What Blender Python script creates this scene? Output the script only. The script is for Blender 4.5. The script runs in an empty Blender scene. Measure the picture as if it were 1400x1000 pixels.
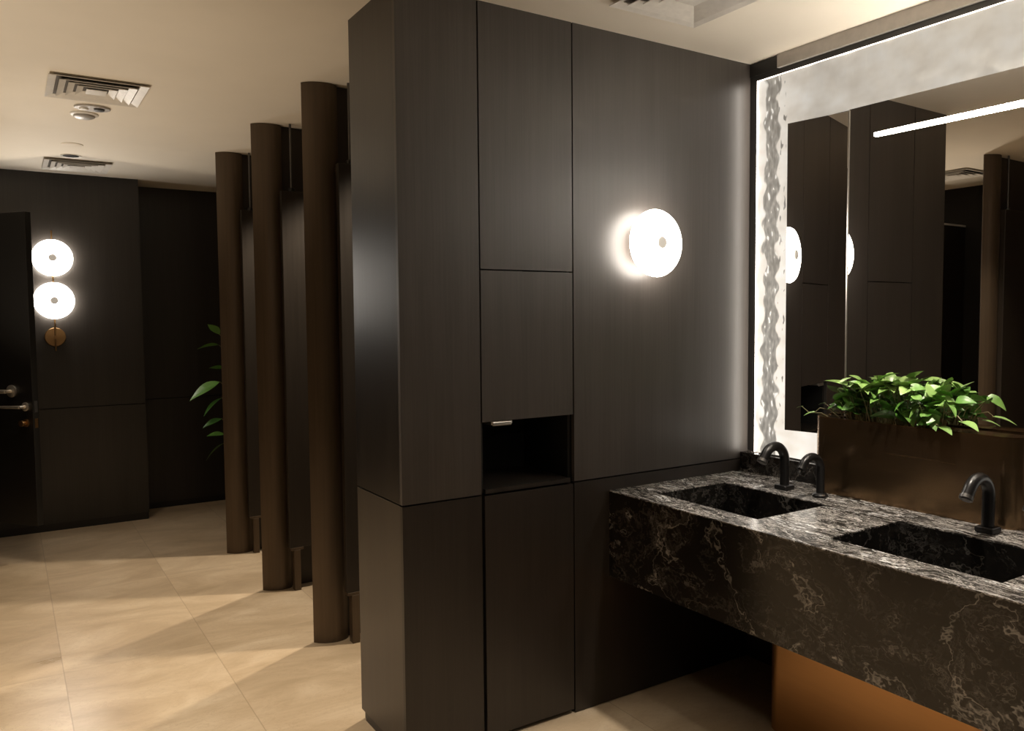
import bpy, bmesh, math, random
from mathutils import Vector, Matrix
random.seed(7)
scene = bpy.context.scene
COL = scene.collection
scene.view_settings.view_transform = 'Standard'
scene.view_settings.look = 'None'
scene.view_settings.exposure = 0.0
scene.view_settings.gamma = 1.0
scene.cycles.sample_clamp_indirect = 5.0

# ------------------------------------------------------------------ node helpers
def new_mat(name):
    m = bpy.data.materials.new(name); m.use_nodes = True
    nt = m.node_tree; nt.nodes.clear()
    out = nt.nodes.new('ShaderNodeOutputMaterial')
    b = nt.nodes.new('ShaderNodeBsdfPrincipled')
    nt.links.new(b.outputs[0], out.inputs[0])
    return m, nt, b, out
def node(nt, t, ins=None, **kw):
    n = nt.nodes.new(t)
    for k, v in kw.items(): setattr(n, k, v)
    for k, v in (ins or {}).items():
        if isinstance(v, bpy.types.NodeSocket): nt.links.new(v, n.inputs[k])
        else: n.inputs[k].default_value = v
    return n
def mth(nt, op, a, b=None, c=None, clamp=False):
    n = nt.nodes.new('ShaderNodeMath'); n.operation = op; n.use_clamp = clamp
    for i, v in enumerate((a, b, c)):
        if v is None: continue
        if isinstance(v, bpy.types.NodeSocket): nt.links.new(v, n.inputs[i])
        else: n.inputs[i].default_value = v
    return n.outputs[0]
def ramp(nt, fac, stops, interp='LINEAR'):
    n = nt.nodes.new('ShaderNodeValToRGB'); n.color_ramp.interpolation = interp
    e = n.color_ramp.elements
    while len(e) < len(stops): e.new(0.5)
    for el, (p, c) in zip(e, stops):
        el.position = p; el.color = (*c, 1) if len(c) == 3 else c
    nt.links.new(fac, n.inputs[0]); return n.outputs[0]
def coords(nt, scale=(1, 1, 1), kind='Object', rot=(0, 0, 0)):
    tc = nt.nodes.new('ShaderNodeTexCoord')
    mp = node(nt, 'ShaderNodeMapping', {'Scale': scale, 'Rotation': rot})
    nt.links.new(tc.outputs[kind], mp.inputs[0]); return mp.outputs[0]
def noise(nt, vec, scale, detail=3, rough=.5, dist=0):
    return node(nt, 'ShaderNodeTexNoise', {'Vector': vec, 'Scale': scale, 'Detail': detail, 'Roughness': rough, 'Distortion': dist})
def mix(nt, f, a, b):
    n = nt.nodes.new('ShaderNodeMix'); n.data_type = 'RGBA'
    for i, v in ((0, f), (6, a), (7, b)):
        if isinstance(v, bpy.types.NodeSocket): nt.links.new(v, n.inputs[i])
        else: n.inputs[i].default_value = v if i == 0 else (*v, 1)
    return n.outputs[2]
def bump(nt, b, h, strength, dist):
    n = node(nt, 'ShaderNodeBump', {'Strength': strength, 'Distance': dist, 'Height': h})
    nt.links.new(n.outputs[0], b.inputs['Normal'])
def S(b, **kw):
    for k, v in kw.items():
        k = k.replace('_', ' ')
        if isinstance(v, bpy.types.NodeSocket): b.id_data.links.new(v, b.inputs[k])
        elif isinstance(v, tuple) and len(v) == 3: b.inputs[k].default_value = (*v, 1)
        else: b.inputs[k].default_value = v

def wood_mat(name, c0, c1, rough=.36, spec=.5):
    m, nt, b, o = new_mat(name)
    g = noise(nt, coords(nt, (120, 120, 2.2)), 1.0, 4, .6)
    g2 = noise(nt, coords(nt, (14, 14, .7)), 1.0, 3, .5)
    f = mth(nt, 'ADD', mth(nt, 'MULTIPLY', g.outputs[0], .6), mth(nt, 'MULTIPLY', g2.outputs[0], .4))
    S(b, Base_Color=ramp(nt, f, [(.3, c0), (.7, c1)]), Roughness=mth(nt, 'MULTIPLY_ADD', g.outputs[0], .18, rough - .09))
    b.inputs['Specular IOR Level'].default_value = spec
    bump(nt, b, g.outputs[0], .12, .0006)
    return m
def plain(name, col, rough=.5, metal=0.0, var=.06, nscale=30, **kw):
    m, nt, b, o = new_mat(name)
    n = noise(nt, coords(nt), nscale, 3)
    lo = tuple(max(0, c * (1 - var)) for c in col); hi = tuple(min(1, c * (1 + var)) for c in col)
    S(b, Base_Color=ramp(nt, n.outputs[0], [(.3, lo), (.7, hi)]), Roughness=rough, Metallic=metal, **kw)
    return m
def glow(name, col, strength):
    m, nt, b, o = new_mat(name)
    lw = node(nt, 'ShaderNodeLayerWeight', {'Blend': .3})
    S(b, Base_Color=(.85, .83, .8), Roughness=.35, Emission_Color=col,
      Emission_Strength=mth(nt, 'MULTIPLY_ADD', lw.outputs['Facing'], -.25 * strength, strength))
    return m

M = {}
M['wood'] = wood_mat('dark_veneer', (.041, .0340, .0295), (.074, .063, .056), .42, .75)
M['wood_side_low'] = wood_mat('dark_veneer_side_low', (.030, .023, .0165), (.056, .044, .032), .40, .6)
M['wood_side'] = wood_mat('dark_veneer_side', (.008, .006, .0045), (.018, .014, .0105), .34, .7)  # browner veneer, darkened so the pillar's upper side carries its shade
M['wood_low'] = wood_mat('dark_veneer_lower', (.016, .0122, .0095), (.031, .0245, .0195), .42, .55)  # same veneer as above the seam, shade of the lower panels in its colour
M['wood_far'] = wood_mat('dark_veneer_far', (.018, .0152, .0128), (.032, .0275, .0235))
M['blackdoor'] = plain('black_door_lacquer', (.008, .007, .006), .4)
M['core'] = plain('black_recess', (.004, .0035, .003), .7)
M['fin'] = None
def metal_mat(name, col, rough, metal, vert=True, stretch=(60, 60, 1.5), var=.12, bmp=.05):
    m, nt, b, o = new_mat(name)
    n = noise(nt, coords(nt, stretch), 1.0, 4, .6)
    lo = tuple(c * (1 - var) for c in col); hi = tuple(c * (1 + var) for c in col)
    S(b, Base_Color=ramp(nt, n.outputs[0], [(.3, lo), (.7, hi)]), Metallic=metal,
      Roughness=mth(nt, 'MULTIPLY_ADD', n.outputs[0], .14, rough - .07))
    bump(nt, b, n.outputs[0], bmp, .0004)
    return m
M['fin'] = metal_mat('bronze_fin', (.100, .071, .046), .42, .45)
M['leafdoor'] = metal_mat('bronze_door', (.028, .021, .015), .45, .25)
M['bronze'] = metal_mat('brushed_bronze', (.27, .178, .10), .25, .97, stretch=(.8, .8, 45), var=.03, bmp=.004)
M['bronze_top'] = metal_mat('polished_bronze', (.36, .20, .09), .14, .95, stretch=(20, 20, 20))
M['pedestal'] = metal_mat('satin_bronze', (.66, .36, .15), .34, .9, stretch=(1.5, 1.5, 50), var=.03, bmp=.02)
M['brass'] = plain('aged_brass', (.42, .25, .11), .3, .95)
M['chrome'] = plain('satin_steel', (.78, .74, .68), .32, .9)
M['blackmetal'] = plain('black_tap_finish', (.022, .021, .021), .3, .55)
M['gunmetal'] = plain('gunmetal_ring', (.13, .125, .12), .35, .8)
M['blackplastic'] = plain('black_nozzle', (.01, .01, .01), .4)
M['white'] = plain('white_metal', (.74, .71, .66), .4)
M['vent'] = plain('vent_enamel', (.72, .68, .62), .42)
M['vent_dark'] = plain('vent_throat', (.10, .085, .07), .8)
M['graystrip'] = plain('grey_metal_strip', (.48, .45, .42), .38, .3)
M['blacktrim'] = plain('black_trim', (.012, .011, .010), .4)
M['soil'] = plain('dark_soil', (.012, .008, .005), .95, var=.5, nscale=90)
M['pot'] = plain('dark_pot', (.03, .028, .026), .6)
M['stem'] = plain('plant_stem', (.22, .20, .10), .5)
M['stud'] = glow('lamp_stud', (.62, .56, .48), .45)  # studs are no lamps: weak emission stands in for diffuser light on them
M['glow_lamp'] = glow('lamp_diffuser', (1, .92, .82), 20.0)
M['glow_far'] = glow('far_lamp_diffuser', (1, .92, .82), 28.0)
M['glow_rim'] = glow('lit_rim', (1, .91, .80), 13.0)
M['glow_rim_top'] = glow('lit_rim_top', (1, .90, .77), 3.5)
M['glow_strip'] = glow('strip_light', (1, .92, .80), 125.0)
M['ceil'] = plain('ceiling_paint', (.84, .77, .66), .75, var=.015, nscale=4)

def mirror_mat():
    m, nt, b, o = new_mat('mirror_silver')
    n = noise(nt, coords(nt), 3, 2)
    S(b, Base_Color=(.78, .77, .76), Metallic=1.0, Roughness=mth(nt, 'MULTIPLY', n.outputs[0], .012))
    return m
M['mirror'] = mirror_mat()

def marble_mat(name, P_scale, P_rot, dens, lo, hi, sc=1.0, gain=1.0):
    m, nt, b, o = new_mat(name)
    P = coords(nt, P_scale, rot=P_rot)
    w = noise(nt, P, 3.2, 5, .6)
    def warped(k, scl):
        a = node(nt, 'ShaderNodeVectorMath', {0: w.outputs['Color'], 1: (.5, .5, .5)}, operation='SUBTRACT')
        s = node(nt, 'ShaderNodeVectorMath', {0: a.outputs[0], 'Scale': k}, operation='SCALE')
        q = node(nt, 'ShaderNodeVectorMath', {0: P, 1: s.outputs[0]}, operation='ADD')
        r = node(nt, 'ShaderNodeVectorMath', {0: q.outputs[0], 1: scl}, operation='MULTIPLY')
        return r.outputs[0]
    def vein(vec, scale, width, detail=5, rough=.6):
        n = noise(nt, vec, scale, detail, rough).outputs[0]
        d = mth(nt, 'ABSOLUTE', mth(nt, 'SUBTRACT', n, .5))
        return mth(nt, 'SUBTRACT', 1.0, mth(nt, 'DIVIDE', d, width), clamp=True)
    v1 = vein(warped(.55, (1, 1, .8)), 2.2 * sc, .008, 5, .55)
    v2 = vein(warped(.8, (1.5, 1, .6)), 5.0 * sc, .018, 5, .6)
    v3 = vein(warped(.35, (1, 1, 1)), 16 * sc, .05, 5, .7)
    cloud = noise(nt, warped(.6, (1, 1, 1)), 4.5, 4, .6).outputs[0]
    cm = mth(nt, 'MULTIPLY', mth(nt, 'SUBTRACT', cloud, dens), 5.0, clamp=True)
    base = ramp(nt, cloud, [(.3, lo), (.72, hi)])
    G = lambda *c: tuple(min(1, x * gain) for x in c)
    c = mix(nt, mth(nt, 'MULTIPLY', v3, mth(nt, 'MULTIPLY', cm, .42 if gain < 1.5 else .5)), base, G(.145, .136, .128))
    c = mix(nt, mth(nt, 'MULTIPLY', v2, mth(nt, 'MULTIPLY_ADD', cm, .5, .10)), c, G(.24, .226, .212))
    c = mix(nt, mth(nt, 'MULTIPLY', v1, mth(nt, 'MULTIPLY_ADD', cm, .5, .35)), c, G(.43, .405, .375))
    S(b, Base_Color=c, Roughness=.2)
    b.inputs['Specular IOR Level'].default_value = .6
    return m
M['marble'] = marble_mat('black_veined_marble', (1, .8, 1), (.3, .2, .5), .42, (.006, .005, .004), (.021, .015, .0115), 1.0, 1.15)
M['marble_basin'] = marble_mat('black_marble_basin', (1, .8, 1), (.3, .2, .5), .46, (.005, .0045, .004), (.014, .012, .010), 1.0, .55)  # the same marble with the shade inside the basins put into its colour
M['marble_top'] = marble_mat('black_marble_streaked', (2.2, .8, 1), (0, 0, .25), .24, (.010, .009, .008), (.075, .07, .064), 1.0, 4.0)

def floor_mat():
    m, nt, b, o = new_mat('beige_marble_tiles')
    tc = nt.nodes.new('ShaderNodeTexCoord'); sp = nt.nodes.new('ShaderNodeSeparateXYZ')
    nt.links.new(tc.outputs['Object'], sp.inputs[0])
    def joint(v, off, pitch, w):
        t = mth(nt, 'DIVIDE', mth(nt, 'SUBTRACT', v, off), pitch)
        fr = mth(nt, 'ABSOLUTE', mth(nt, 'SUBTRACT', mth(nt, 'SUBTRACT', t, mth(nt, 'FLOOR', t)), .5))
        d = mth(nt, 'MULTIPLY', mth(nt, 'SUBTRACT', .5, fr), pitch)
        return mth(nt, 'SUBTRACT', 1.0, mth(nt, 'DIVIDE', d, w), clamp=True), mth(nt, 'FLOOR', t)
    jx, ix = joint(sp.outputs[0], .165, .6155, .0035)
    jy, iy = joint(sp.outputs[1], .31, 1.231, .0028)
    cell = node(nt, 'ShaderNodeCombineXYZ', {0: mth(nt, 'MULTIPLY', ix, 3.7), 1: mth(nt, 'MULTIPLY', iy, 5.3), 2: mth(nt, 'MULTIPLY', ix, 1.9)})
    P = node(nt, 'ShaderNodeVectorMath', {0: tc.outputs['Object'], 1: cell.outputs[0]}, operation='ADD').outputs[0]
    st = node(nt, 'ShaderNodeMapping', {'Vector': P, 'Scale': (1.2, 2.6, 1), 'Rotation': (0, 0, .25)}).outputs[0]
    big = noise(nt, st, 1.5, 6, .62, .8).outputs[0]
    fine = noise(nt, st, 6.0, 6, .7, 1.2).outputs[0]
    d = mth(nt, 'ABSOLUTE', mth(nt, 'SUBTRACT', fine, .5))
    vein = mth(nt, 'SUBTRACT', 1.0, mth(nt, 'DIVIDE', d, .016), clamp=True)
    c = ramp(nt, big, [(.30, (.42, .315, .20)), (.5, (.56, .435, .295)), (.70, (.69, .565, .41))])
    c = mix(nt, mth(nt, 'MULTIPLY', vein, .5), c, (.42, .30, .185))
    tone = node(nt, 'ShaderNodeTexWhiteNoise', {'Vector': cell.outputs[0]}, noise_dimensions='3D').outputs[0]
    c = mix(nt, mth(nt, 'MULTIPLY', tone, .14), c, (.46, .36, .25))
    c = mix(nt, mth(nt, 'MULTIPLY', mth(nt, 'MAXIMUM', jx, mth(nt, 'MULTIPLY', jy, .6)), .6), c, (.26, .18, .11))
    S(b, Base_Color=c, Roughness=mth(nt, 'MULTIPLY_ADD', big, .12, .24))
    return m
M['floor'] = floor_mat()

def ripple_glass_mat():
    """back-lit hammered glass: cream, with the darker rolled band the sheet has near its outer edge"""
    m, nt, b, o = new_mat('backlit_rippled_glass')
    tc = nt.nodes.new('ShaderNodeTexCoord'); sp = nt.nodes.new('ShaderNodeSeparateXYZ')
    nt.links.new(tc.outputs['Object'], sp.inputs[0])
    # object space: origin at the outer top corner, y runs away from the corner along the sheet (negative), z down
    w1 = noise(nt, coords(nt, (1, 1.2, .8)), 15, 1.5, .5).outputs[0]
    w2 = noise(nt, coords(nt, (1, 1.5, .62)), 40, 1, .5).outputs[0]
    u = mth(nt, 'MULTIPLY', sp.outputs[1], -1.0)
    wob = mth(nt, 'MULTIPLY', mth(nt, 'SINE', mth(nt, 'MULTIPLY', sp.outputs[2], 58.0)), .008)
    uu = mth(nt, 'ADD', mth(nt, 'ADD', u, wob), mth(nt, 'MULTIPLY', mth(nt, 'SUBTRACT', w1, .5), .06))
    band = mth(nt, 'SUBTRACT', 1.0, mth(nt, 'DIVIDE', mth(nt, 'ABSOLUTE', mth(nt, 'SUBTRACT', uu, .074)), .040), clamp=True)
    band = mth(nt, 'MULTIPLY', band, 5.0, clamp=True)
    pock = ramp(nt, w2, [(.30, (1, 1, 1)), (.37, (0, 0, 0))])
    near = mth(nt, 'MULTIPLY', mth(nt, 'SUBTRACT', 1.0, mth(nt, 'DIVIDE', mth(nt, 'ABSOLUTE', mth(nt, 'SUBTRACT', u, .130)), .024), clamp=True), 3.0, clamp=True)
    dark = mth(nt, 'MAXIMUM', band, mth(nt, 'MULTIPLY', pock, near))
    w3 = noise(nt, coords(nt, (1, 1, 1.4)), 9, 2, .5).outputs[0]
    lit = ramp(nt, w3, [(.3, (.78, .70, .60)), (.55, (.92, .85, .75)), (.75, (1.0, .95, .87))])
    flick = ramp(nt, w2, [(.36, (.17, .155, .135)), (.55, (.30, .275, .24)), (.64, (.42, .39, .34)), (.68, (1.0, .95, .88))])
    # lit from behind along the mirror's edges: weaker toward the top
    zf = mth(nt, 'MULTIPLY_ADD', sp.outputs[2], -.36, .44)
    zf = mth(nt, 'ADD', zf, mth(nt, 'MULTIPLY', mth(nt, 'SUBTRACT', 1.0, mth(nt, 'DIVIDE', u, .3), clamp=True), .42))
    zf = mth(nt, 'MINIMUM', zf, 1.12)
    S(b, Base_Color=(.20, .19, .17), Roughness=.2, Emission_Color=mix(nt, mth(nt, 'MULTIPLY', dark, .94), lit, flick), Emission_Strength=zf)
    h = mth(nt, 'ADD', w1, mth(nt, 'MULTIPLY', w2, .4))
    bump(nt, b, h, .4, .01)
    return m
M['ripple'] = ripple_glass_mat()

def leaf_mat(name, c0, c1, c2):
    m, nt, b, o = new_mat(name)
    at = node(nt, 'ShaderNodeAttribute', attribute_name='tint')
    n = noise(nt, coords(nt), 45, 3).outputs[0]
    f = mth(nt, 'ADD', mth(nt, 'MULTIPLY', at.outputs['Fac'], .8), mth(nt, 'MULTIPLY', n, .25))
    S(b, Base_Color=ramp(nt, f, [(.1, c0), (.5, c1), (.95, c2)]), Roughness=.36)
    b.inputs['Subsurface Weight'].default_value = 0.0
    return m
M['leaf'] = leaf_mat('pothos_leaf', (.028, .10, .012), (.125, .30, .05), (.36, .53, .17))
M['leaf_dark'] = leaf_mat('tall_plant_leaf', (.03, .10, .012), (.07, .22, .03), (.16, .34, .07))

# ------------------------------------------------------------------ mesh helpers
class MB:
    def __init__(s): s.bm = bmesh.new()
    def box(s, x0, x1, y0, y1, z0, z1, mtx=None):
        vs = [s.bm.verts.new(Vector(p) if mtx is None else mtx @ Vector(p)) for p in
              ((x0, y0, z0), (x1, y0, z0), (x1, y1, z0), (x0, y1, z0), (x0, y0, z1), (x1, y0, z1), (x1, y1, z1), (x0, y1, z1))]
        for f in ((3, 2, 1, 0), (4, 5, 6, 7), (0, 1, 5, 4), (1, 2, 6, 5), (2, 3, 7, 6), (3, 0, 4, 7)):
            s.bm.faces.new([vs[i] for i in f])
        return s
    def quad(s, *pts):
        s.bm.faces.new([s.bm.verts.new(Vector(p)) for p in pts]); return s
    def prism(s, pts, z0, z1):
        a = [s.bm.verts.new((x, y, z0)) for x, y in pts]; b = [s.bm.verts.new((x, y, z1)) for x, y in pts]
        n = len(pts)
        s.bm.faces.new(a[::-1]); s.bm.faces.new(b)
        for i in range(n): s.bm.faces.new((a[i], a[(i + 1) % n], b[(i + 1) % n], b[i]))
        return s
    def lathe(s, prof, axis='z', seg=48, c=(0, 0, 0)):
        rings = []
        for r, h in prof:
            ring = []
            for k in range(seg if r > 1e-6 else 1):
                a = 2 * math.pi * k / seg; u, v = r * math.cos(a), r * math.sin(a)
                p = {'z': (u, v, h), 'y': (u, h, v), 'x': (h, u, v)}[axis]
                ring.append(s.bm.verts.new(Vector(p) + Vector(c)))
            rings.append(ring)
        for A, B in zip(rings, rings[1:]):
            if len(A) == 1 and len(B) == 1: continue
            for k in range(seg):
                k2 = (k + 1) % seg
                if len(A) == 1: s.bm.faces.new((A[0], B[k], B[k2]))
                elif len(B) == 1: s.bm.faces.new((A[k], A[k2], B[0]))
                else: s.bm.faces.new((A[k], A[k2], B[k2], B[k]))
        for R_, flip in ((rings[0], True), (rings[-1], False)):
            if len(R_) > 1: s.bm.faces.new(R_[::-1] if flip else R_)
        return s
    def tube(s, path, rad, seg=16, cap=True):
        path = [Vector(p) for p in path]; rs = rad if isinstance(rad, (list, tuple)) else [rad] * len(path)
        rings = []; ref = None
        for i, p in enumerate(path):
            t = (path[min(i + 1, len(path) - 1)] - path[max(i - 1, 0)]).normalized()
            if ref is None: ref = t.orthogonal().normalized()
            ref = (ref - t * ref.dot(t)).normalized(); bi = t.cross(ref)
            rings.append([s.bm.verts.new(p + (ref * math.cos(2 * math.pi * k / seg) + bi * math.sin(2 * math.pi * k / seg)) * rs[i]) for k in range(seg)])
        for A, B in zip(rings, rings[1:]):
            for k in range(seg): s.bm.faces.new((A[k], A[(k + 1) % seg], B[(k + 1) % seg], B[k]))
        if cap: s.bm.faces.new(rings[0][::-1]); s.bm.faces.new(rings[-1])
        return s
    def build(s, name, mat, parent=None, at=None, bevel=0, seg=2, smooth=False, rel=None):
        """at: the world point the object's origin sits on; rel: offset subtracted (the parent's location)"""
        bmesh.ops.recalc_face_normals(s.bm, faces=s.bm.faces)
        if bevel:
            es = [e for e in s.bm.edges if len(e.link_faces) == 2 and e.calc_face_angle(0) > .5]
            bmesh.ops.bevel(s.bm, geom=es, offset=bevel, segments=seg, profile=.5, affect='EDGES', clamp_overlap=True)
        org = Vector(at) if at is not None else (Vector(parent_world(parent)) if parent else Vector((0, 0, 0)))
        if rel == 'local': org = Vector((0, 0, 0))
        for v in s.bm.verts: v.co -= org
        me = bpy.data.meshes.new(name); s.bm.to_mesh(me); s.bm.free()
        me.materials.append(mat)
        if smooth:
            me.polygons.foreach_set('use_smooth', [True] * len(me.polygons))
            try: me.set_sharp_from_angle(angle=math.radians(smooth if smooth is not True else 40))
            except Exception: pass
        o = bpy.data.objects.new(name, me); COL.objects.link(o)
        if parent:
            o.parent = parent
            if at is not None and rel != 'local': o.location = org - Vector(parent_world(parent))
        elif at is not None: o.location = org
        return o
def parent_world(o):
    v = Vector((0, 0, 0))
    while o: v = v + o.location; o = o.parent
    return v
def thing(name, label, cat, loc=(0, 0, 0), rz=0, group=None):
    o = bpy.data.objects.new(name, None); COL.objects.link(o); o.empty_display_size = .1
    o.location = loc; o.rotation_euler = (0, 0, rz)
    o['label'] = label; o['category'] = cat
    if group: o['group'] = group
    return o
def tag(o, label, cat, group=None):
    o['label'] = label; o['category'] = cat
    if group: o['group'] = group
    return o
def structure(o, label=None, cat=None):
    o['kind'] = 'structure'
    if label: o['label'] = label
    if cat: o['category'] = cat
    return o
def dup(root, loc, rz, label, group=None):
    r = root.copy(); COL.objects.link(r); r.location = loc; r.rotation_euler = (0, 0, rz); r['label'] = label
    if group: r['group'] = group
    for ch in list(root.children):
        c = ch.copy(); COL.objects.link(c); c.parent = r
        for g in list(ch.children):
            e = g.copy(); COL.objects.link(e); e.parent = c
    return r

# ------------------------------------------------------------------ room dimensions (metres)
H = 2.6625
YC = 2.470            # panelled partition, front face
YD = 2.880            # its back face
XC = 1.117            # its free end
XV = 2.8257           # vanity wall
YF, YR, XE = 6.847, 7.20, .9156
XL, YB = -1.55, -1.6
ZS = .920             # panel seam height

# ------------------------------------------------------------------ shell
structure(MB().box(XL - .1, XV + .1, YB - .1, YR + .1, -.1, 0).build('floor', M['floor']), 'polished beige marble tile floor', 'floor')
structure(MB().box(XL - .1, XV + .1, YB - .1, YR + .1, H, H + .1).build('ceiling', M['ceil']), 'warm beige painted ceiling', 'ceiling')
structure(MB().box(XV, XV + .1, YB, YR, 0, H).build('wall_right', M['wood']), 'dark wall behind the vanity and mirror', 'wall')
structure(MB().box(XL - .1, XL, YB, YR, 0, H).build('wall_left', M['core']), 'dark left side wall', 'wall')
structure(MB().box(XL, XV, YB - .1, YB, 0, H).build('wall_front', M['wood_far']), 'dark wall behind the viewer', 'wall')
# far wall: core, two veneer panels and a recessed base
wf = structure(MB().box(XL, XE - .004, YF + .012, YF + .06, 0, H).build('wall_back', M['core'], at=(0, YF, 0)), 'dark veneered far wall carrying the double disc lamp', 'wall')
MB().box(XL, XE, YF, YF + .012, ZS + .003, H).box(XE - .012, XE, YF + .012, YR, ZS + .003, H).build('upper_panel', M['wood_far'], wf)
MB().box(XL, XE, YF, YF + .012, .055, ZS - .003).box(XE - .012, XE, YF + .012, YR, .055, ZS - .003).build('lower_panel', M['wood_far'], wf)
structure(MB().box(XL, XE - .006, YF + .006, YF + .012, 0, .055).box(XE - .012, XE - .006, YF + .012, YR, 0, .055).build('baseboard_back', M['blacktrim']), 'black base strip along the far wall', 'baseboard')
wr = structure(MB().box(XE, XV, YR + .012, YR + .06, 0, H).build('wall_recess', M['core'], at=(XE, YR, 0)), 'dark recessed wall behind the stalls', 'wall')
MB().box(XE, XV, YR, YR + .012, ZS + .003, H).build('upper_panel', M['wood_far'], wr)
MB().box(XE, XV, YR, YR + .012, .05, ZS - .003).build('lower_panel', M['wood_far'], wr)
structure(MB().box(XE, XV, YR + .005, YR + .012, 0, .05).build('baseboard_recess', M['blacktrim']), 'black base strip of the recessed wall', 'baseboard')

# ------------------------------------------------------------------ panelled partition with the tall cabinet
XA, XB_ = 1.4305, 1.8406     # cabinet bay
T = .018                      # panel thickness
wc = structure(MB().box(XC + T, XA - .003, YC + T, YD - .002, .04, H).box(XB_ + .003, XV, YC + T, YD - .002, 0, H)
               .box(XA - .003, XB_ + .003, YD - .06, YD - .002, 0, H)
               .build('wall_center', M['core'], at=(XC, YC, 0)), 'dark veneered partition wall ending in a pillar', 'wall')
g = .003
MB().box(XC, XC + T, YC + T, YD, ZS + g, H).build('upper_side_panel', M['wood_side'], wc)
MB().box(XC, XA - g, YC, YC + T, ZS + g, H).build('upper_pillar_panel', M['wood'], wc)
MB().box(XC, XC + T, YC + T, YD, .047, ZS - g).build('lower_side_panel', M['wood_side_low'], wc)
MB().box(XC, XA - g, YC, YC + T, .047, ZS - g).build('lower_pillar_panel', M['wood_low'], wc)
MB().box(XC + .012, XA - g, YC + .010, YC + T, 0, .047).box(XC + .012, XC + T, YC + T, YD - .012, 0, .047).build('plinth', M['blacktrim'], wc)
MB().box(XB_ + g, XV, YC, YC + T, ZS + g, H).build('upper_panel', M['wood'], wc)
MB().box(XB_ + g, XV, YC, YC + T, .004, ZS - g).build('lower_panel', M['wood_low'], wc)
MB().box(XC + T, XV, YD, YD + .012, 0, H).build('rear_panel', M['wood_far'], wc)

cab = thing('towel_cabinet', 'tall dark veneer cabinet bay with an open niche, set in the partition wall', 'cabinet', (XA, YC, 0))
x0, x1 = XA + g, XB_ - g
MB().box(x0, x1, YC + .33, YC + .345, .02, H).box(x0, x0 + .012, YC + .02, YC + .33, .02, H).box(x1 - .012, x1, YC + .02, YC + .33, .02, H)\
    .box(x0 + .012, x1 - .012, YC + .02, YC + .33, .02, .038).box(x0 + .012, x1 - .012, YC + .02, YC + .33, 1.60, 1.615).build('carcass', M['core'], cab)
MB().box(x0, x1, YC, YC + T, 1.732, H).build('upper_panel', M['wood'], cab)
MB().box(x0, x1, YC, YC + T, 1.184, 1.727).build('flap_door', M['wood'], cab)
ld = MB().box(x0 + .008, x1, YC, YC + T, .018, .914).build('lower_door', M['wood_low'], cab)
MB().box(x0 + .012, x1 - .012, YC + .002, YC + .33, .922, .938).build('niche_shelf', M['wood_far'], cab)
MB().box(x0 + .012, x1 - .012, YC + .02, YC + .33, 1.19, 1.205).build('niche_top', M['core'], cab)
MB().box(x0 + .04, x0 + .13, YC + .004, YC + .075, 1.170, 1.183).box(x0 + .045, x0 + .125, YC + .001, YC + .006, 1.166, 1.180)\
    .build('towel_slot', M['chrome'], cab, bevel=.002)['label'] = 'steel towel dispenser lip at the niche top'

# ------------------------------------------------------------------ disc lamp on the partition
lx, ly, lz = 2.207, 2.385, 1.850
def disc(mb, c, R, face_y, depth):
    """front face toward -y, softly domed"""
    cx, cz = c
    mb.lathe([(0, face_y), (R * .5, face_y + .001), (R * .86, face_y + .004), (R * .96, face_y + .010), (R, face_y + .020), (R * .985, face_y + depth), (0, face_y + depth)], 'y', 56, (cx, 0, cz))
    return mb
lamp = thing('wall_lamp', 'round glowing white disc lamp on the dark partition beside the mirror', 'lamp', (lx, YC, lz))
disc(MB(), (lx, lz), .134, ly, .030).build('diffuser', M['glow_lamp'], lamp, smooth=True)
MB().lathe([(.080, ly + .031), (.080, ly + .036), (.03, ly + .040), (.03, YC - .012), (.052, YC - .010), (.052, YC), (0, YC)], 'y', 48, (lx, 0, lz)).build('back_plate', M['brass'], lamp, smooth=30)
MB().lathe([(.025, ly + .002), (.025, ly - .012), (.022, ly - .016), (0, ly - .017)], 'y', 24, (lx, 0, lz)).build('center_stud', M['stud'], lamp, smooth=30)

# ------------------------------------------------------------------ double disc lamp on the far wall
fx = .316
fl = thing('wall_lamp', 'far wall lamp of two stacked glowing discs on a thin brass rod', 'lamp', (fx, YF, 1.453))
fy = YF - .075
for z in (2.035, 1.722):
    d_ = disc(MB(), (fx, z), .133, fy, .03).build('diffuser', M['glow_far'], fl, smooth=True)
    MB().lathe([(.027, fy + .002), (.027, fy - .012), (.024, fy - .015), (0, fy - .016)], 'y', 24, (fx, 0, z)).build('center_stud', M['stud'], d_, smooth=30)
MB().tube([(fx, fy + .045, 1.35), (fx, fy + .045, 2.235)], .006, 12).build('rod', M['brass'], fl, smooth=True)
MB().lathe([(.014, fy + .036), (.014, YF - .024), (.066, YF - .022), (.070, YF - .016), (.070, YF), (0, YF)], 'y', 40, (fx, 0, 1.453)).build('wall_rose', M['brass'], fl, smooth=30)

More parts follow.
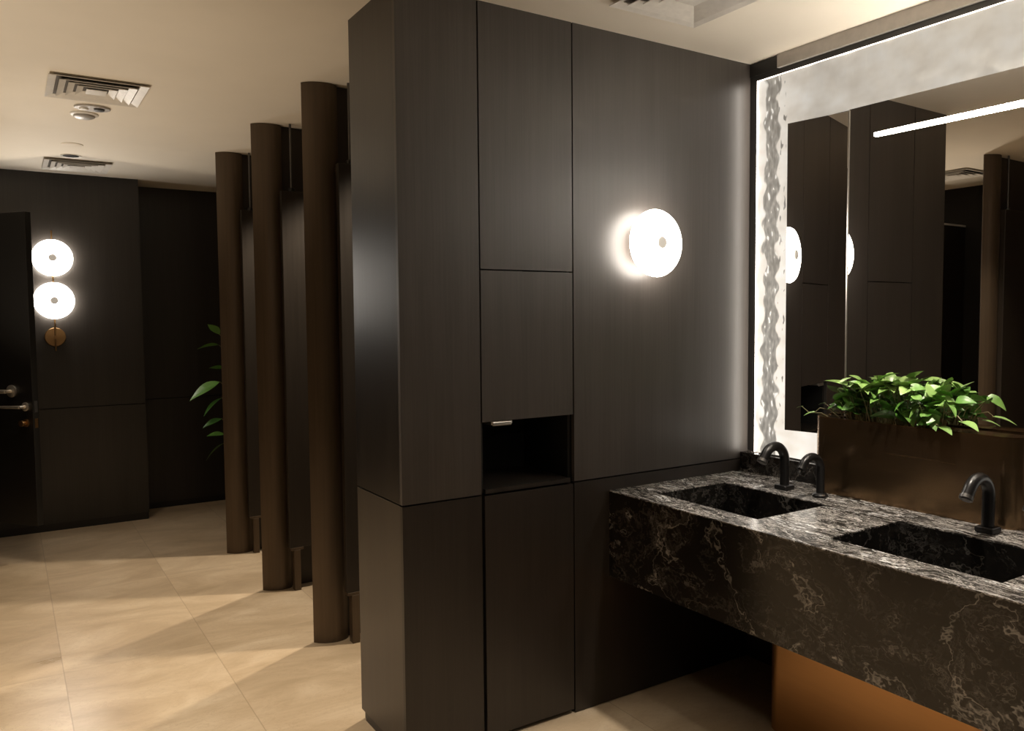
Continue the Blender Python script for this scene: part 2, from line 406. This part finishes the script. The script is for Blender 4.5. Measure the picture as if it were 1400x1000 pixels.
# ------------------------------------------------------------------ stalls
def stall_front(loc, rz, label, mirror=1):
    """origin: the sharp aisle-side edge of the curved fin, on the floor. +x into the stall"""
    t = thing('stall_partition', label, 'partition', loc, rz, 'curved fin partitions between the stalls')
    outer = [(0, 0), (.018, -.022), (.042, -.041), (.070, -.052), (.098, -.057), (.126, -.054), (.148, -.045), (.163, -.031), (.167, -.012)]
    inner = [(.160, .006), (.12, -.004), (.085, -.012), (.045, -.006), (.012, .010), (.003, .006)]
    pts = [(x, y * mirror) for x, y in outer + inner]
    MB().prism(pts, 0, H - .002).build('curved_fin', M['fin'], t, rel='local', smooth=35)
    MB().box(.160, 1.595, min(-.012 * mirror, .010 * mirror), max(-.012 * mirror, .010 * mirror), 0, H - .002).build('side_panel', M['leafdoor'], t, rel='local')
    return t
def stall_door(loc, rz, label):
    """pivot door standing open: leaf runs along +x from the pivot; origin on the floor under the pivot"""
    t = thing('stall_door', label, 'door', loc, rz, 'pivot doors of the right-hand stalls')
    MB().box(-.035, .62, -.018, .018, .250, 2.285).build('leaf', M['leafdoor'], t, rel='local', bevel=.003)
    MB().box(-.012, .026, -.022, .022, 0, .236).build('pivot_foot', M['fin'], t, rel='local', bevel=.003)
    MB().box(-.03, .045, -.02, .02, .236, .250).build('bottom_shoe', M['fin'], t, rel='local', bevel=.002)
    MB().tube([(.03, 0, 2.303), (.03, 0, H - .002)], .0065, 12).build('pivot_rod', M['gunmetal'], t, rel='local', smooth=True)
    MB().lathe([(.018, 2.285), (.018, 2.300), (.014, 2.306), (.0, 2.306)], 'z', 20, (.03, 0, 0)).build('top_hinge', M['blackmetal'], t, rel='local', smooth=30)
    return t
XP = 1.206
near, mid, far_ = 'nearest curved bronze stall fin beside the partition pillar', 'middle one of the three curved bronze stall fins', 'farthest curved bronze stall fin, in front of the tall plant'
s0 = stall_front((XP, 3.722, 0), 0, near)
d0 = stall_door((1.37, 3.622, 0), 0, 'open bronze stall door behind the nearest fin')
# the other two stand in the same row
s1 = dup(s0, (XP, 4.625, 0), 0, mid); d1 = dup(d0, (1.37, 4.53, 0), 0, 'open bronze stall door behind the middle fin')
s2 = dup(s0, (XP, 5.512, 0), 0, far_); d2 = dup(d0, (1.37, 5.425, 0), 0, 'open bronze stall door behind the farthest fin')
# opposite row: one fin that the mirror shows, and the hinged door whose edge stands at the left of the picture
s3 = stall_front((-.20, 2.90, 0), math.pi, 'curved bronze stall fin of the opposite row, seen only in the mirror', -1)
del s3['group']
for ch in s3.children:
    if ch.name.startswith('side_panel'): ch.scale.x = .86
d3 = dup(d0, (-.365, 2.83, 0), math.pi, 'bronze stall door of the opposite row, seen only in the mirror'); del d3['group']

dv = thing('stall_divider', 'dark divider panel with a bright top edge, seen only in the mirror', 'partition', (-1.30, 3.71, 0))
MB().box(-1.548, -1.08, 3.695, 3.725, .15, 2.318).box(-1.12, -1.08, 3.69, 3.73, 0, .15).box(-1.548, -1.50, 3.69, 3.73, 0, .15).build('panel', M['leafdoor'], dv)
MB().box(-1.548, -1.078, 3.692, 3.728, 2.318, 2.333).build('top_edge', M['white'], dv)
ang = math.atan2(.78, -.63)
ld_ = thing('lever_door', 'black door standing ajar at the left edge with metal lever handles', 'door', (.150, 5.955, 0), ang)
# local: x from the free edge toward the hinge, -y... the face that looks at the viewer is +y side
MB().box(.866, .93, -.03, .03, 0, 2.40).build('hinge_post', M['blackdoor'], ld_, rel='local')
MB().box(0, .86, -.022, .022, .25, 2.262).build('leaf', M['blackdoor'], ld_, rel='local', bevel=.002)
def lever(z, x, big):
    r = .040 if big else .028
    yo = .022
    h = MB().lathe([(0, yo), (r, yo), (r, yo + .008), (r * .85, yo + .011), (.011, yo + .012), (.011, yo + .05), (0, yo + .052)], 'y', 28, (x, 0, z))
    L = .21 if big else .19
    h.tube([(x, yo + .045, z), (x + .03, yo + .050, z), (x + L * .7, yo + .050, z - .002), (x + L, yo + .046, z - .004)], [.011, .010, .009, .007] if not big else [.013, .013, .012, .011], 14)
    return h
MB_l = lever(1.120, .172, True); MB_l.build('lever_handle', M['chrome'], ld_, rel='local', smooth=35)
MB_l = lever(1.022, .058, False); MB_l.build('lever_handle', M['chrome'], ld_, rel='local', smooth=35)
MB().lathe([(0, .022), (.026, .022), (.026, .030), (.013, .032), (.013, .046), (.019, .050), (.019, .062), (0, .064)], 'y', 24, (.060, 0, .917)).build('lock_knob', M['brass'], ld_, rel='local', smooth=35)
MB().box(-.0025, .001, -.011, .011, .985, 1.058).build('latch_plate', M['gunmetal'], ld_, rel='local')
MB().box(-.0025, .001, -.011, .011, .885, .945).build('latch_plate', M['brass'], ld_, rel='local')

# ------------------------------------------------------------------ mirror with back-lit border
XB0 = 2.800                                  # front of the border sheet
yo, zo, zb = 2.409, 2.570, .955              # outer edge
yi, zi, zbi = 2.215, 2.350, 1.078            # inner opening
ye = .62                                     # near end, out of the picture
wm = thing('wall_mirror', 'large wall mirror with a back-lit rippled glass border above the vanity', 'mirror', (XV, 2.409, zo))
mb = MB()
# rippled sheet as a real wavy surface
rw = random.Random(3)
ph = [rw.uniform(0, 6.28) for _ in range(8)]
def wav(y, z):
    return .0016 * (math.sin(38 * y + 22 * z + ph[0]) + math.sin(-29 * y + 41 * z + ph[1]) + .7 * math.sin(71 * y - 33 * z + ph[2]) + .6 * math.sin(12 * y + 83 * z + ph[3]))
def lin(a, b, n): return [a + (b - a) * i / n for i in range(n + 1)]
ysA = lin(yo, yi, 12) + lin(yi, ye, 90)[1:]
zsA = lin(zo, zi, 12) + lin(zi, zbi, 70)[1:] + lin(zbi, zb, 8)[1:]
grid = {(i, j): mb.bm.verts.new((XB0 + wav(y, z), y, z)) for i, y in enumerate(ysA) for j, z in enumerate(zsA)}
for i in range(len(ysA) - 1):
    for j in range(len(zsA) - 1):
        if i >= 12 and 12 <= j < 82: continue
        mb.bm.faces.new((grid[i, j], grid[i + 1, j], grid[i + 1, j + 1], grid[i, j + 1]))
for v in [v for v in mb.bm.verts if not v.link_faces]: mb.bm.verts.remove(v)
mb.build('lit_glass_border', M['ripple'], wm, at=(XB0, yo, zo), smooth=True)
# bright rim strips and black outer frame
MB().box(XB0 - .005, XB0 + .018, yo, yo + .003, zb, zo + .003).build('rim_strip', M['glow_rim'], wm)
MB().box(XB0 - .005, XB0 + .018, ye, yo, zo, zo + .003).build('rim_strip', M['glow_rim_top'], wm)
MB().box(XB0 + .017, XV - .001, yo + .006, YC - .002, zb, H - .055).box(XB0 + .017, XV - .001, ye, yo + .006, zo + .006, zo + .034)\
    .box(XB0 + .012, XV - .001, 2.318, YC - .002, zo + .034, H - .004).build('outer_frame', M['blacktrim'], wm)
MB().box(XV - .006, XV - .001, ye, yo, zb, zo).build('backing_panel', M['core'], wm)
def pane(name, A, B, z0, z1):
    """thin silvered pane between two plan points"""
    (ax, ay), (bx, by) = A, B
    d = Vector((bx - ax, by - ay, 0)).normalized(); n = Vector((-d.y, d.x, 0))
    if n.x < 0: n = -n
    mbp = MB(); th = .005
    p = [Vector((ax, ay, 0)), Vector((bx, by, 0)), Vector((bx, by, 0)) + n * th, Vector((ax, ay, 0)) + n * th]
    mbp.prism([(q.x, q.y) for q in p], z0, z1)
    return mbp.build(name, M['mirror'], wm)
pane('narrow_pane', (2.754, 2.216), (2.7955, 1.9595), 1.078, 2.346)
pane('wide_pane', (2.7925, 1.957), (2.8085, .80), 1.078, 2.350)
# bevel edge where the two panes meet
MB().box(2.7895, 2.7955, 1.9555, 1.9605, 1.08, 2.347).build('pane_edge', M['chrome'], wm)
MB().box(2.784, 2.7945, .80, 1.846, 2.226, 2.239).build('light_strip', M['glow_strip'], wm)

structure(MB().box(XV - .02, XV - .001, ye, 2.316, 2.606, H).build('trim_1', M['graystrip']), 'grey strip between mirror frame and ceiling', 'trim')

# ------------------------------------------------------------------ vanity
XF, ZC, ZB = 2.0144, .867, .520
XBK = XV - .001
Y0, Y1 = .86, YC - .001
basins = [(1.822, 2.322), (1.033, 1.543)]; BX0, BX1 = 2.130, 2.507
van = thing('vanity_counter', 'long black marble vanity counter with white veins and two sunken basins', 'counter', (XF, Y0, 0))
mb = MB()
xs = [XF, BX0, BX1, XBK]; yy = sorted([Y0, Y1] + [v for b in basins for v in b])
gv = {(i, j): mb.bm.verts.new((x, y, ZC)) for i, x in enumerate(xs) for j, y in enumerate(yy)}
for i in range(3):
    for j in range(len(yy) - 1):
        if i == 1 and any(abs(yy[j] - b[0]) < 1e-6 for b in basins): continue
        mb.bm.faces.new((gv[i, j], gv[i + 1, j], gv[i + 1, j + 1], gv[i, j + 1]))
t = .004
gb = {(i, j): mb.bm.verts.new((x, y, ZC - t)) for i, x in enumerate(xs) for j, y in enumerate(yy)}
for i in range(3):
    for j in range(len(yy) - 1):
        if i == 1 and any(abs(yy[j] - b[0]) < 1e-6 for b in basins): continue
        mb.bm.faces.new((gb[i, j], gb[i, j + 1], gb[i + 1, j + 1], gb[i + 1, j]))
for e in [e for e in mb.bm.edges if len(e.link_faces) == 1 and e.verts[0].co.z > ZC - .001]:
    a, b = e.verts
    ka = [k for k, v in gv.items() if v == a][0]; kb = [k for k, v in gv.items() if v == b][0]
    mb.bm.faces.new((a, b, gb[kb], gb[ka]))
mb.build('worktop', M['marble_top'], van)
MB().box(XF, XF + .02, Y0, Y1, ZB, ZC - t).box(XF + .02, XBK, Y0, Y0 + .02, ZB, ZC - t).build('front_apron', M['marble'], van)
MB().box(XF + .02, XBK, Y0 + .02, Y1, ZB + .004, ZB + .022).build('underside_panel', M['blacktrim'], van)
for (a, b) in basins:
    mb = MB(); w = .006; zf = ZC - .16
    for q in (((BX0, a), (BX1, a)), ((BX1, a), (BX1, b)), ((BX1, b), (BX0, b)), ((BX0, b), (BX0, a))):
        (p0, p1) = q
        mb.quad((*p0, zf), (*p1, zf), (*p1, ZC - t), (*p0, ZC - t))
    mb.quad((BX0, a, zf), (BX0, b, zf), (BX1, b, zf - .02), (BX1, a, zf - .02))
    mb.quad((BX1, a, zf - .02), (BX1, b, zf - .02), (BX1, b, zf), (BX1, a, zf))
    bs = mb.build('basin', M['marble_basin'], van)
    MB().lathe([(0, zf - .012), (.028, zf - .012), (.028, zf - .007), (.022, zf - .006), (0, zf - .006)], 'z', 24, ((BX0 + BX1) / 2 + .05, (a + b) / 2, 0)).build('drain', M['blackmetal'], bs, smooth=30)
MB().box(2.768, XBK, Y0, Y1, ZC, .950).build('backsplash', M['marble'], van, bevel=.001)

# faucets and soap dispensers
def gooseneck(h, reach, r, base_y, drop):
    R_ = reach / 2; pts = [(0, 0, .01), (0, 0, (h - R_) * .5), (0, 0, h - R_)]
    for k in range(1, 15):
        a = math.pi * k / 17
        pts.append((-R_ + R_ * math.cos(a), 0, h - R_ + R_ * math.sin(a)))
    last = Vector(pts[-1]); dr = (Vector(pts[-1]) - Vector(pts[-2])).normalized()
    pts.append(tuple(last + dr * drop))
    return MB().tube(pts, r, 20)
def faucet(loc, label):
    t = thing('faucet', label, 'faucet', loc, 0, 'black gooseneck faucets')
    h, R_ = .196, .060
    gooseneck(h - .018, .122, .0185, 0, .030).build('spout', M['blackmetal'], t, rel='local', smooth=50)
    MB().box(-.029, .029, -.029, .029, 0, .020).build('base_flange', M['blackmetal'], t, rel='local', bevel=.006, seg=3)
    MB().lathe([(.0205, 0), (.0205, .012), (.014, .013), (.014, .015), (0, .015)], 'z', 20).build('aerator_ring', M['gunmetal'], t, rel='local', smooth=30)
    return t
def dispenser(loc, label):
    t = thing('soap_dispenser', label, 'soap dispenser', loc, 0, 'black gooseneck soap dispensers')
    gooseneck(.158, .112, .0155, 0, .018).build('spout', M['blackmetal'], t, rel='local', smooth=50)
    MB().lathe([(.029, 0), (.029, .008), (.024, .013), (.0175, .016), (0, .016)], 'z', 28).build('base_flange', M['blackmetal'], t, rel='local', smooth=30)
    MB().lathe([(.0165, 0), (.0165, .010), (.009, .012), (.008, .026), (0, .026)], 'z', 18).build('nozzle', M['blackplastic'], t, rel='local', smooth=30)
    return t
def seat_tip(t, name, h, reach, drop):
    """set the end ring on the spout's open end, along its direction"""
    R_ = reach / 2; a0, a1 = math.pi * 13 / 17, math.pi * 14 / 17
    p0 = Vector((-R_ + R_ * math.cos(a0), 0, h - R_ + R_ * math.sin(a0))); p1 = Vector((-R_ + R_ * math.cos(a1), 0, h - R_ + R_ * math.sin(a1)))
    d = (p1 - p0).normalized(); e = p1 + d * drop
    for c in t.children:
        if c.name.startswith(name):
            q = Vector((0, 0, 1)).rotation_difference(d); c.data.transform(Matrix.Translation(e - d * .008) @ q.to_matrix().to_4x4())
fa = faucet((2.597, 2.088, ZC), 'black gooseneck faucet at the basin nearest the dark partition')
seat_tip(fa, 'aerator_ring', .178, .122, .030)
fb = dup(fa, (2.597, 1.307, ZC), 0, 'black gooseneck faucet in front of the bronze planter, at the nearer basin')
da = dispenser((2.600, 1.924, ZC), 'shorter black gooseneck soap dispenser at the left end of the bronze planter')
seat_tip(da, 'nozzle', .158, .112, .018)
db = dup(da, (2.600, 1.138, ZC), 0, 'black gooseneck soap dispenser cut by the right edge of the picture')

# ------------------------------------------------------------------ bronze planter, plant, pedestal
def rrect(x0, x1, y0, y1, rf, rb, n=14):
    """plan outline: front corners (low x) with radius rf, back corners with rb"""
    pts = []
    for (cx, cy, r, a0) in ((x1 - rb, y1 - rb, rb, 0), (x0 + rf, y1 - rf, rf, 90), (x0 + rf, y0 + rf, rf, 180), (x1 - rb, y0 + rb, rb, 270)):
        for k in range(n + 1):
            a = math.radians(a0 + 90 * k / n); pts.append((cx + r * math.cos(a), cy + r * math.sin(a)))
    return pts
PX0, PX1, PY0, PY1, PZ = 2.672, 2.768, 1.245, 2.030, 1.163
pl = thing('bronze_planter', 'low oval brushed bronze planter box on the marble counter against the mirror', 'planter', (PX0, PY0, ZC))
outl = rrect(PX0, PX1, PY0, PY1, .070, .012)
mb = MB()
lo = [mb.bm.verts.new((x, y, ZC)) for x, y in outl]; hi = [mb.bm.verts.new((x, y, PZ - .004)) for x, y in outl]
for i in range(len(outl)): mb.bm.faces.new((lo[i], lo[(i + 1) % len(outl)], hi[(i + 1) % len(outl)], hi[i]))
mb.bm.faces.new(lo[::-1])
mb.build('body', M['bronze'], pl, smooth=40)
# top plate with a planting slot
mb = MB()
from mathutils.geometry import tessellate_polygon
slot = rrect(PX0 + .028, PX1 - .010, 1.50, 1.93, .02, .008, 5)
def ring_plate(mb, outer, inner, z):
    vo = [mb.bm.verts.new((x, y, z)) for x, y in outer]; vi = [mb.bm.verts.new((x, y, z)) for x, y in inner]
    tris = tessellate_polygon([[Vector((*p, 0)) for p in outer], [Vector((*p, 0)) for p in inner]])
    allv = vo + vi
    for t_ in tris: mb.bm.faces.new([allv[k] for k in t_])
    return vo, vi
vo, vi = ring_plate(mb, outl, slot, PZ)
dn = [mb.bm.verts.new((v.co.x, v.co.y, PZ - .004)) for v in vo]
for i in range(len(vo)): mb.bm.faces.new((vo[i], vo[(i + 1) % len(vo)], dn[(i + 1) % len(vo)], dn[i]))
di = [mb.bm.verts.new((v.co.x, v.co.y, PZ - .03)) for v in vi]
for i in range(len(vi)): mb.bm.faces.new((vi[i], di[i], di[(i + 1) % len(vi)], vi[(i + 1) % len(vi)]))
mb.build('top_plate', M['bronze_top'], pl)
MB().prism(slot, PZ - .06, PZ - .022).build('soil', M['soil'], pl)

def leaf(mb, base, yaw, pitch, L, W, droop, fold, tint, layer, roll=0, nl=9, heart=True):
    """a pointed heart-shaped leaf; base at the petiole end, grows along its own x"""
    rot = Matrix.Rotation(yaw, 3, 'Z') @ Matrix.Rotation(-pitch, 3, 'Y') @ Matrix.Rotation(roll, 3, 'X')
    prev = None
    for i in range(nl + 1):
        s = i / nl
        if heart: w = W * (math.sin(math.pi * min(1, s ** .62)) ** .85) * (1 - .25 * s) if 0 < s < 1 else .0
        else: w = W * math.sin(math.pi * s ** .8) ** 1.1 if 0 < s < 1 else 0
        x = L * s; z = -droop * L * s * s
        if heart and i == 1: x -= .03 * L
        row = []
        for k in (-1, -.55, 0, .55, 1):
            zz = z + fold * abs(k) * w - .35 * fold * w * k * k
            v = mb.bm.verts.new(Vector(base) + rot @ Vector((x - (.10 * L * abs(k) if heart and i <= 2 else 0), k * w, zz))); v[layer] = tint; row.append(v)
        if prev:
            for a in range(4): mb.bm.faces.new((prev[a], row[a], row[a + 1], prev[a + 1]))
        prev = row
def plant(name_foliage, mat, parent, spec):
    pass

pp = thing('pothos_plant', 'bright green leafy pothos plant growing out of the bronze planter', 'plant', (2.72, 1.72, PZ - .022))
mbL, mbS = MB(), MB(); lay = mbL.bm.verts.layers.float.new('tint')
rl = random.Random(21)
def xlim(p): return Vector((min(p.x, 2.772), p.y, p.z))
n_made = 0
while n_made < 150:
    ry = rl.uniform(1.52, 1.90); f = (ry - 1.71) / .19
    root = Vector((rl.uniform(2.704, 2.750), ry, PZ - .024))
    top = .015 + .135 * rl.random() ** .75 * (1 - .35 * abs(f) ** 2)
    if rl.random() < .12: top += .03
    tip = Vector((min(root.x + rl.uniform(-.055, .02), 2.750), ry + f * .025 + rl.uniform(-.035, .035), PZ + top))
    yaw = rl.uniform(-math.pi, math.pi)
    L = rl.uniform(.045, .085)
    if tip.x + L * math.cos(yaw) > 2.766: continue
    if math.cos(yaw) < -.3 and tip.x + L * math.cos(yaw) < 2.632 and top < .07: continue
    pit = rl.uniform(-.45, .9) if top > .05 else rl.uniform(-.15, .7)
    if top + L * math.sin(pit) < .012: continue
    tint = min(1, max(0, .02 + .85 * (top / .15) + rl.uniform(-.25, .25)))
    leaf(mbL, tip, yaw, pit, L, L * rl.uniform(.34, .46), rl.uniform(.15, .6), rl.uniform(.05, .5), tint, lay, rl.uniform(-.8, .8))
    mbS.tube([root, (root + tip) / 2 + Vector((0, 0, .015)), tip], [.0020, .0016, .0012], 6)
    n_made += 1
# stray tendrils: two at the planter's far end, one low toward the near end
for (root, pts, yaw, L) in (((2.72, 1.90, PZ - .024), [(2.715, 1.97, PZ + .025), (2.70, 2.005, PZ + .030), (2.69, 2.02, PZ + .012)], 2.4, .045),
                            ((2.70, 1.91, PZ - .024), [(2.69, 1.99, PZ + .012), (2.688, 2.045, PZ + .008), (2.684, 2.075, PZ + .030)], 1.7, .028),
                            ((2.72, 1.53, PZ - .024), [(2.705, 1.50, PZ + .04), (2.70, 1.465, PZ + .05), (2.695, 1.445, PZ + .032)], -1.9, .07),
                            ((2.71, 1.56, PZ - .024), [(2.68, 1.54, PZ + .02), (2.665, 1.515, PZ + .018), (2.66, 1.50, PZ + .012)], -2.0, .06)):
    mbS.tube([root] + pts, [.0024, .002, .0018, .0013], 6)
    leaf(mbL, pts[-1], yaw, -.1, L, L * .36, .25, .35, .75, lay)
mbL.build('foliage', M['leaf'], pp, smooth=True)
mbS.build('stems', M['stem'], pp, smooth=True)

pd = tag(None or MB().prism(rrect(2.385, XBK - .001, 1.18, 1.995, .055, .01), 0, ZB + .003).build('bronze_pedestal', M['pedestal'], at=(2.6, 1.6, 0), smooth=40),
         'satin bronze pedestal with rounded corners under the marble vanity', 'pedestal')

# ------------------------------------------------------------------ tall plant behind the farthest fin
tp = thing('tall_plant', 'tall dark leafy plant half hidden behind the farthest stall fin', 'plant', (1.66, 6.42, 0))
MB().lathe([(0, 0), (.13, 0), (.16, .05), (.17, .36), (.155, .36), (.15, .32), (0, .32)], 'z', 32, (1.66, 6.42, 0)).build('pot', M['pot'], tp, smooth=35)
mbL, mbS = MB(), MB(); lay = mbL.bm.verts.layers.float.new('tint')
mbS.tube([(1.66, 6.42, .31), (1.58, 6.36, .6), (1.48, 6.31, .9), (1.45, 6.31, 1.45)], [.013, .012, .010, .006], 8)
rt = random.Random(5)
for (z, yaw, L, pit) in ((1.38, 3.10, .16, .05), (1.46, 3.6, .14, .8), (1.20, 3.35, .12, .3), (1.10, 3.05, .25, -.35), (.98, 3.3, .19, -.5), (.82, 3.2, .15, -.2), (.63, 3.12, .18, -.5), (.70, 3.3, .13, .2),
                         (1.3, .2, .2, .2), (1.1, .5, .2, 0), (.9, -.3, .22, -.2), (1.4, 1.2, .18, .6), (.7, 1.4, .2, -.1), (1.0, -1.3, .2, .1), (1.25, -1.0, .18, .3)):
    rr = rt.uniform(.06, .10); b = Vector((1.45 + rr * math.cos(yaw), 6.3 + rr * math.sin(yaw), z))
    mbS.tube([(1.448, 6.303, z - .07), b], [.004, .0025], 6)
    leaf(mbL, b, yaw, pit, L, L * .24, .25, .3, rt.uniform(.2, .9), lay, rt.uniform(-.6, .6), heart=False)
mbL.build('foliage', M['leaf_dark'], tp, smooth=True); mbS.build('stems', M['stem'], tp, smooth=True)

# ------------------------------------------------------------------ ceiling fittings
def vent(cx, cy, label):
    t = thing('ceiling_vent', label, 'vent', (cx, cy, H), 0, 'square four-way ceiling vents')
    s = .205
    def ring(a, b, za, zb_):
        mb = MB()
        A = [mb.bm.verts.new((sx * a, sy * a, za)) for sx, sy in ((-1, -1), (1, -1), (1, 1), (-1, 1))]
        B = [mb.bm.verts.new((sx * b, sy * b, zb_)) for sx, sy in ((-1, -1), (1, -1), (1, 1), (-1, 1))]
        A2 = [mb.bm.verts.new(v.co + Vector((0, 0, .003))) for v in A]; B2 = [mb.bm.verts.new(v.co + Vector((0, 0, .003))) for v in B]
        for k in range(4):
            n = (k + 1) % 4
            mb.bm.faces.new((A[k], A[n], B[n], B[k])); mb.bm.faces.new((A2[k], B2[k], B2[n], A2[n]))
            mb.bm.faces.new((A[k], A2[k], A2[n], A[n])); mb.bm.faces.new((B[k], B[n], B2[n], B2[k]))
        return mb
    fr = ring(s, .172, -.016, -.006); fr.build('frame', M['vent'], t, rel='local')
    for a in (.160, .122, .084):
        ring(a, a - .030, -.020, -.005).build('louver', M['vent'], t, rel='local')
    MB().box(-.044, .044, -.044, .044, -.020, -.016).build('center_plate', M['vent'], t, rel='local', bevel=.002)
    MB().box(-.17, .17, -.17, .17, -.003, -.0005).build('throat', M['vent_dark'], t, rel='local')
    return t
v0 = vent(.410, 4.318, 'square ceiling vent with nested louvers, the nearer of the two above the aisle')
v1 = dup(v0, (.470, 6.425, H), 0, 'square ceiling vent close to the far wall, above the double disc lamp')
v2 = dup(v0, (2.042, 2.040, H), 0, 'square ceiling vent above the vanity, cut by the top edge of the picture')
v3 = dup(v0, (-.80, 3.42, H), 0, 'square ceiling vent seen only in the mirror'); del v3['group']

sd = thing('smoke_detector', 'small domed smoke detector on the ceiling just past the nearer vent', 'detector', (.40, 4.86, H))
MB().lathe([(.068, H), (.068, H - .006), (.060, H - .010), (0, H - .010)], 'z', 32, (.40, 4.86, 0)).build('base', M['white'], sd, smooth=30)
MB().lathe([(.052, H - .010), (.050, H - .018), (.036, H - .024), (.012, H - .026), (0, H - .026)], 'z', 32, (.40, 4.86, 0)).build('sensor_dome', M['graystrip'], sd, smooth=40)
sp_ = thing('ceiling_speaker', 'flat oval ceiling plate between the nearer vent and the smoke detector', 'fitting', (.425, 4.69, H))
MB().prism([(.425 + .085 * math.cos(a * math.pi / 20), 4.69 + .065 * math.sin(a * math.pi / 20)) for a in range(40)], H - .010, H).build('plate', M['graystrip'], sp_, bevel=.004)
MB().lathe([(.026, H - .010), (.024, H - .018), (0, H - .020)], 'z', 24, (.455, 4.68, 0)).build('eye', M['gunmetal'], sp_, smooth=40)
MB().lathe([(.024, H - .010), (.020, H - .018), (0, H - .020)], 'z', 24, (.385, 4.69, 0)).build('lens', M['white'], sp_, smooth=40)
dl = thing('recessed_downlight', 'small dark recessed downlight just in front of the far ceiling vent', 'ceiling light', (.415, 6.10, H))
MB().lathe([(.045, H - .001), (.062, H - .004), (.062, H), (.045, H)], 'z', 32, (.415, 6.10, 0)).build('trim_ring', M['chrome'], dl, smooth=30)
MB().lathe([(0, H - .0035), (.048, H - .0035), (.048, H - .0005), (0, H - .0005)], 'z', 32, (.415, 6.10, 0)).build('dark_well', M['blackmetal'], dl)
ap = thing('access_cap', 'thin round ceiling cap, cream painted, before the dark downlight', 'fitting', (.398, 5.72, H))
MB().lathe([(.062, H), (.062, H - .003), (.058, H - .005), (0, H - .005)], 'z', 36, (.398, 5.72, 0)).build('disc', M['ceil'], ap, smooth=30)
dl2 = dup(dl, (-.98, 3.55, H), 0, 'dark recessed downlight seen only in the mirror')

# ------------------------------------------------------------------ lights
def spot(name, loc, target, energy, col, angle=120, blend=.6, r=.03):
    d = bpy.data.lights.new(name, 'SPOT'); d.energy = energy; d.color = col; d.spot_size = math.radians(angle); d.spot_blend = blend; d.shadow_soft_size = r
    o = bpy.data.objects.new(name, d); COL.objects.link(o); o.location = loc
    o.rotation_euler = (Vector(target) - Vector(loc)).to_track_quat('-Z', 'Y').to_euler(); return o
WARM = (1, .86, .68); NEUT = (1, .90, .77)
def point(name, loc, energy, col, r=.05):
    d = bpy.data.lights.new(name, 'POINT'); d.energy = energy; d.color = col; d.shadow_soft_size = r
    o = bpy.data.objects.new(name, d); COL.objects.link(o); o.location = loc; return o
for i, y in enumerate((3.30, 4.18, 5.08)):
    spot('stall_light', (2.02, y, H - .02), (1.40, y - .1, 0), 165, WARM, 100, .5, .03)
spot('aisle_light', (.35, 2.5, H - .02), (.25, 2.6, 0), 118, WARM, 88, .8, .06)
spot('aisle_light', (.2, 1.0, H - .02), (.2, 1.1, 0), 90, WARM, 88, .8, .06)
spot('aisle_light', (.2, 5.3, H - .02), (.2, 5.4, 0), 30, WARM, 100, .8, .06)
spot('vanity_light', (2.2, 1.45, H - .02), (2.32, 1.5, 0), 140, NEUT, 62, .7, .05)
spot('entry_light', (1.35, .75, H - .02), (1.4, 1.3, 0), 26, NEUT, 60, .8, .05)
spot('left_stall_uplight', (-.85, 3.6, .8), (-.05, 3.7, H), 75, WARM, 84, .9, .08)  # added unseen fill pair, brightens the aisle ceiling; no real fixtures
spot('left_stall_uplight', (-.85, 5.6, .8), (.0, 5.6, H), 75, WARM, 84, .9, .08)
point('entry_lamp', (.6, -.7, 2.2), 10, WARM)  # added fill light behind the camera, no fixture there
w = bpy.data.worlds.new('dim_room_air'); scene.world = w; w.use_nodes = True
w.node_tree.nodes['Background'].inputs[0].default_value = (1, .85, .68, 1); w.node_tree.nodes['Background'].inputs[1].default_value = .03

# ------------------------------------------------------------------ camera
yaw, pitch, roll, f = 0.563874324321554, 0.0569782500461386, -0.009073718433750043, 1094.9307378901747
fw = Vector((math.sin(yaw) * math.cos(pitch), math.cos(yaw) * math.cos(pitch), -math.sin(pitch)))
r_ = Vector((math.cos(yaw), -math.sin(yaw), 0)); u_ = r_.cross(fw)
r2 = r_ * math.cos(roll) + u_ * math.sin(roll); u2 = -r_ * math.sin(roll) + u_ * math.cos(roll)
cd = bpy.data.cameras.new('camera'); cd.sensor_width = 36; cd.sensor_fit = 'HORIZONTAL'; cd.lens = f / 1400 * 36; cd.clip_start = .02
cam = bpy.data.objects.new('camera', cd); COL.objects.link(cam)
cam.matrix_world = Matrix(((r2.x, u2.x, -fw.x, 0), (r2.y, u2.y, -fw.y, 0), (r2.z, u2.z, -fw.z, 1.55), (0, 0, 0, 1)))
scene.camera = cam
